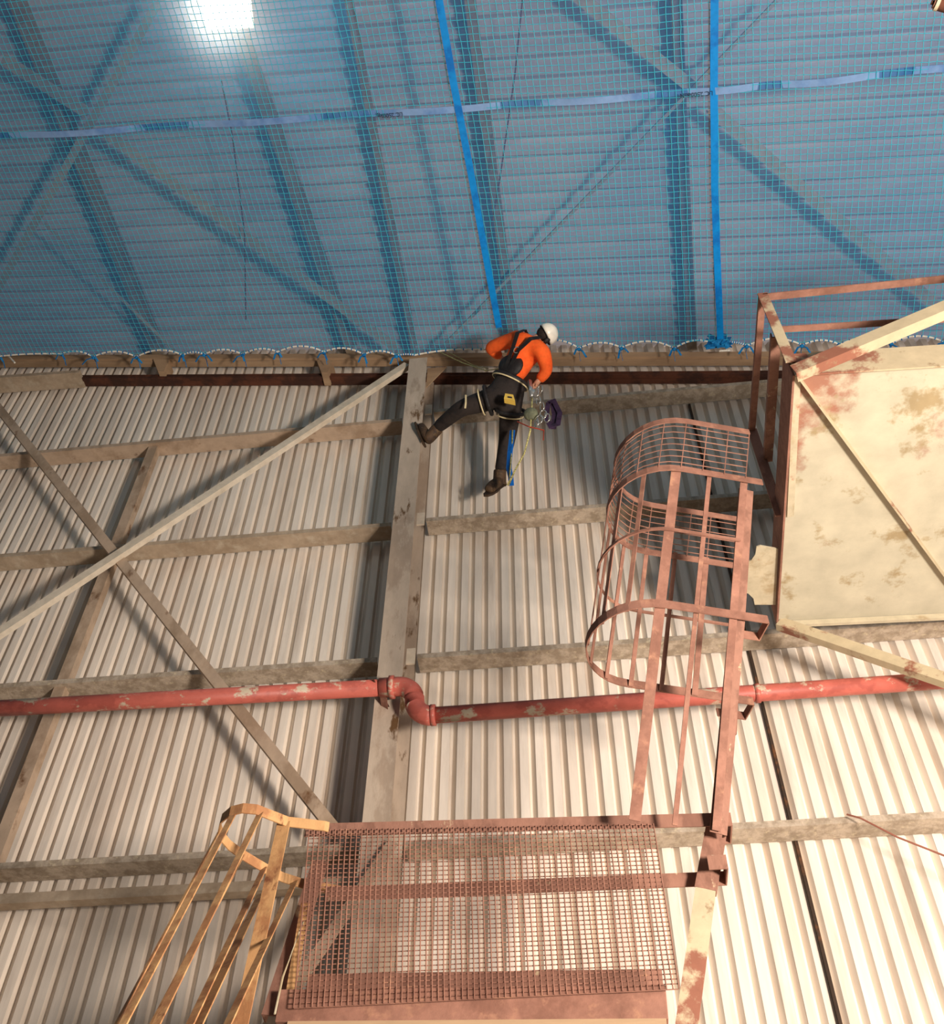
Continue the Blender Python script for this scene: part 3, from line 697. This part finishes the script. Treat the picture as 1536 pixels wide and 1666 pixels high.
# harness
hn = MB()
td = (J['chest']-J['pel']).normalized()
back = V((-.1,-1,-.1)); back = (back-td*back.dot(td)).normalized(); sdd = td.cross(back).normalized()
wc = JL('pel','waist',.75)
hs = MB().ring(wc, td, .185, .034, 28, 8, .92, up=back).build('harness', 'blackh', person, True)
hs['label'] = 'black climbing harness with cream trim'
MB().ball(wc+back*.13+td*.12, .15, .05, .13, 14, 10, Matrix((sdd, back, td)).transposed()).build('back_pad', 'blackh', hs, True)
for s_, sh in ((-1,'shL'),(1,'shR')):
    e1 = J[sh].lerp(J['neck'], .45)+td*.02
    MB().sweep(RECT(.042,.008), [wc+back*.17+sdd*.02*s_+td*.06, J['chest']+back*.19+(e1-J['uch'])*.35, J['uch']+back*.17+(e1-J['uch'])*.8, e1+td*.09+back*.04, e1+td*.06-back*.14], up=back).build('shoulder_strap', 'blackh', hs)
for a, b, t in (('hiL','knL',.22),('hiR','knR',.22),('hiL','knL',.42),('hiR','knR',.34)):
    dd = (J[b]-J[a]).normalized()
    first = t < .3
    MB().ring(JL(a,b,t), dd, .158 if first else .142, .02 if first else .008, 24, 6, 1, up=V((.1,.2,1))).build('leg_loop' if first else 'leg_loop_trim', 'blackh' if first else 'trim', hs)
MB().ring(wc-td*.02, td, .212, .008, 28, 6, .92, up=back).build('belt_trim', 'trim', hs)
MB().ring(J['chest']+back*.20+sdd*.03, back, .035, .005, 16, 6).build('d_ring', 'chrome', hs)
lb_c = P(830,646,6.42); lb = MB().prism([P(822,640,6.38), P(835,642,6.38), P(838,652,6.38), P(820,648,6.38)], (0,.06,0)).build('label_patch', 'label', hs)
MB().prism([P(826,644.5,6.375), P(833,645.5,6.375), P(833,647.5,6.375), P(826,646.5,6.375)], (0,.004,0)).build('label_print', 'ink', lb)
MB().sweep(RECT(.01,.018), [P(758,643,6.53), P(758,655,6.53), P(757,664,6.55)], up=(1,0,0)).build('knee_strap', 'trim', hs)
# gear that hangs from the harness
tag(MB().tube([P(866,640,6.35), P(865,670,6.38), P(863,700,6.45), P(853,738,6.6), P(838,765,6.75), P(827,789,6.85), P(829,775,6.86), P(833,730,6.8), P(834,700,6.7)], .009, 8).build('work_rope', 'khaki', smooth=True), 'khaki flecked rope looping from the climber waist gear down to his boot', 'rope')
tag(MB().sweep(RECT(.055,.006), [P(834,700,6.72), P(830,735,6.80), P(828,762,6.86), P(831,776,6.88), P(832,790,6.88)], up=(0,1,0)).build('blue_sling', 'sling'), 'bright blue webbing sling hanging beside the climber lower boot', 'sling')
mb = MB(); mb.ball(P(864,674,6.40), .075, .06, .085, 14, 10)
mb.ring(P(864,668,6.40), (0,0,1), .07, .010, 16, 6)
tag(mb.build('gear_bag', 'bag', smooth=True), 'small grey-green gear bag hanging at the climber hip', 'bag')
tag(MB().sweep(RECT(.05,.008), [P(892,655,6.5), P(889,680,6.5), P(896,694,6.5), P(908,690,6.5), P(911,672,6.5), P(901,652,6.5), P(892,655,6.5)], up=(0,1,0)).sweep(RECT(.06,.02), [P(899,652,6.53), P(903,675,6.53), P(900,697,6.53)], up=(0,1,0)).build('purple_sling', 'purple'), 'dark purple webbing loop hanging right of the climber gear', 'sling')
for k, (x, y) in enumerate([(884,674),(878,682),(890,680),(872,640),(879,633),(876,652),(882,662),(873,688)]):
    mb = MB(); c = P(x, y, 6.36); mb.ring(c, (.3+.2*k,1,.2), .035, .006, 16, 6, 1.6); mb.tube([c+V((.02,0,-.03)), c+V((.02,0,.03))], .008, 6)
    tag(mb.build('carabiner', 'chrome', smooth=True), 'metal carabiner clipped to the gear at the climber right hip', 'carabiner', 'carabiners on the climber gear')
tag(MB().tube([P(842,686,6.45), P(860,694,6.4), P(885,700,6.42), P(884,716,6.45)], .006, 6).build('thin_rope', 'redc'), 'thin red cord trailing below the grey-green gear bag', 'cord')
tag(MB().tube([P(716,573,7.0), P(752,590,6.85), P(790,603,6.6), P(812,600,6.5)], .006, 6).tube([P(728,572,7.0), P(770,594,6.8), P(795,600,6.6)], .004, 6).build('safety_line', 'khaki'), 'thin doubled safety line from the column head to the climber', 'rope')
tag(MB().tube([P(862,620,6.33), P(865,645,6.33)], .022, 10).ball(P(866,636,6.33), .03, .02, .05).build('rope_descender', 'chrome', smooth=True), 'metal rope descender at the climber right hand', 'descender')

# ------------------------------------------------------------------ light
def area(name, loc, target, size, power, color, shape='SQUARE', sy=None):
    l = bpy.data.lights.new(name, 'AREA'); l.size = size; l.energy = power; l.color = color; l.shape = shape
    if sy: l.shape = 'RECTANGLE'; l.size_y = sy
    o = bpy.data.objects.new(name, l); COL.objects.link(o); o.location = loc
    o.rotation_euler = (V(target)-V(loc)).to_track_quat('-Z', 'Y').to_euler(); return o
area('floodlight', (4.6, .2, 2.2), (-.5, 7.5, 7.5), 1.0, 1230, (1,.88,.78))
area('fill_light', (7.5, -1.6, 2.2), (0, 7.5, 7.5), 2.6, 330, (1,.92,.85))  # unseen fill added to soften the floodlight's shade, no real opening behind it
area('roof_bay_lamp', tuple(PR(366, 0, 11.27)), tuple(PR(366, 0, 11.27)-V((0,0,5))), .5, 40, (1,.90,.74))
w = bpy.data.worlds.new('world'); S.world = w; w.use_nodes = True; w.node_tree.nodes['Background'].inputs[0].default_value = (.62,.70,.80,1); w.node_tree.nodes['Background'].inputs[1].default_value = .10
S.view_settings.view_transform = 'Standard'; S.view_settings.look = 'None'; S.view_settings.exposure = .10; S.view_settings.gamma = 1
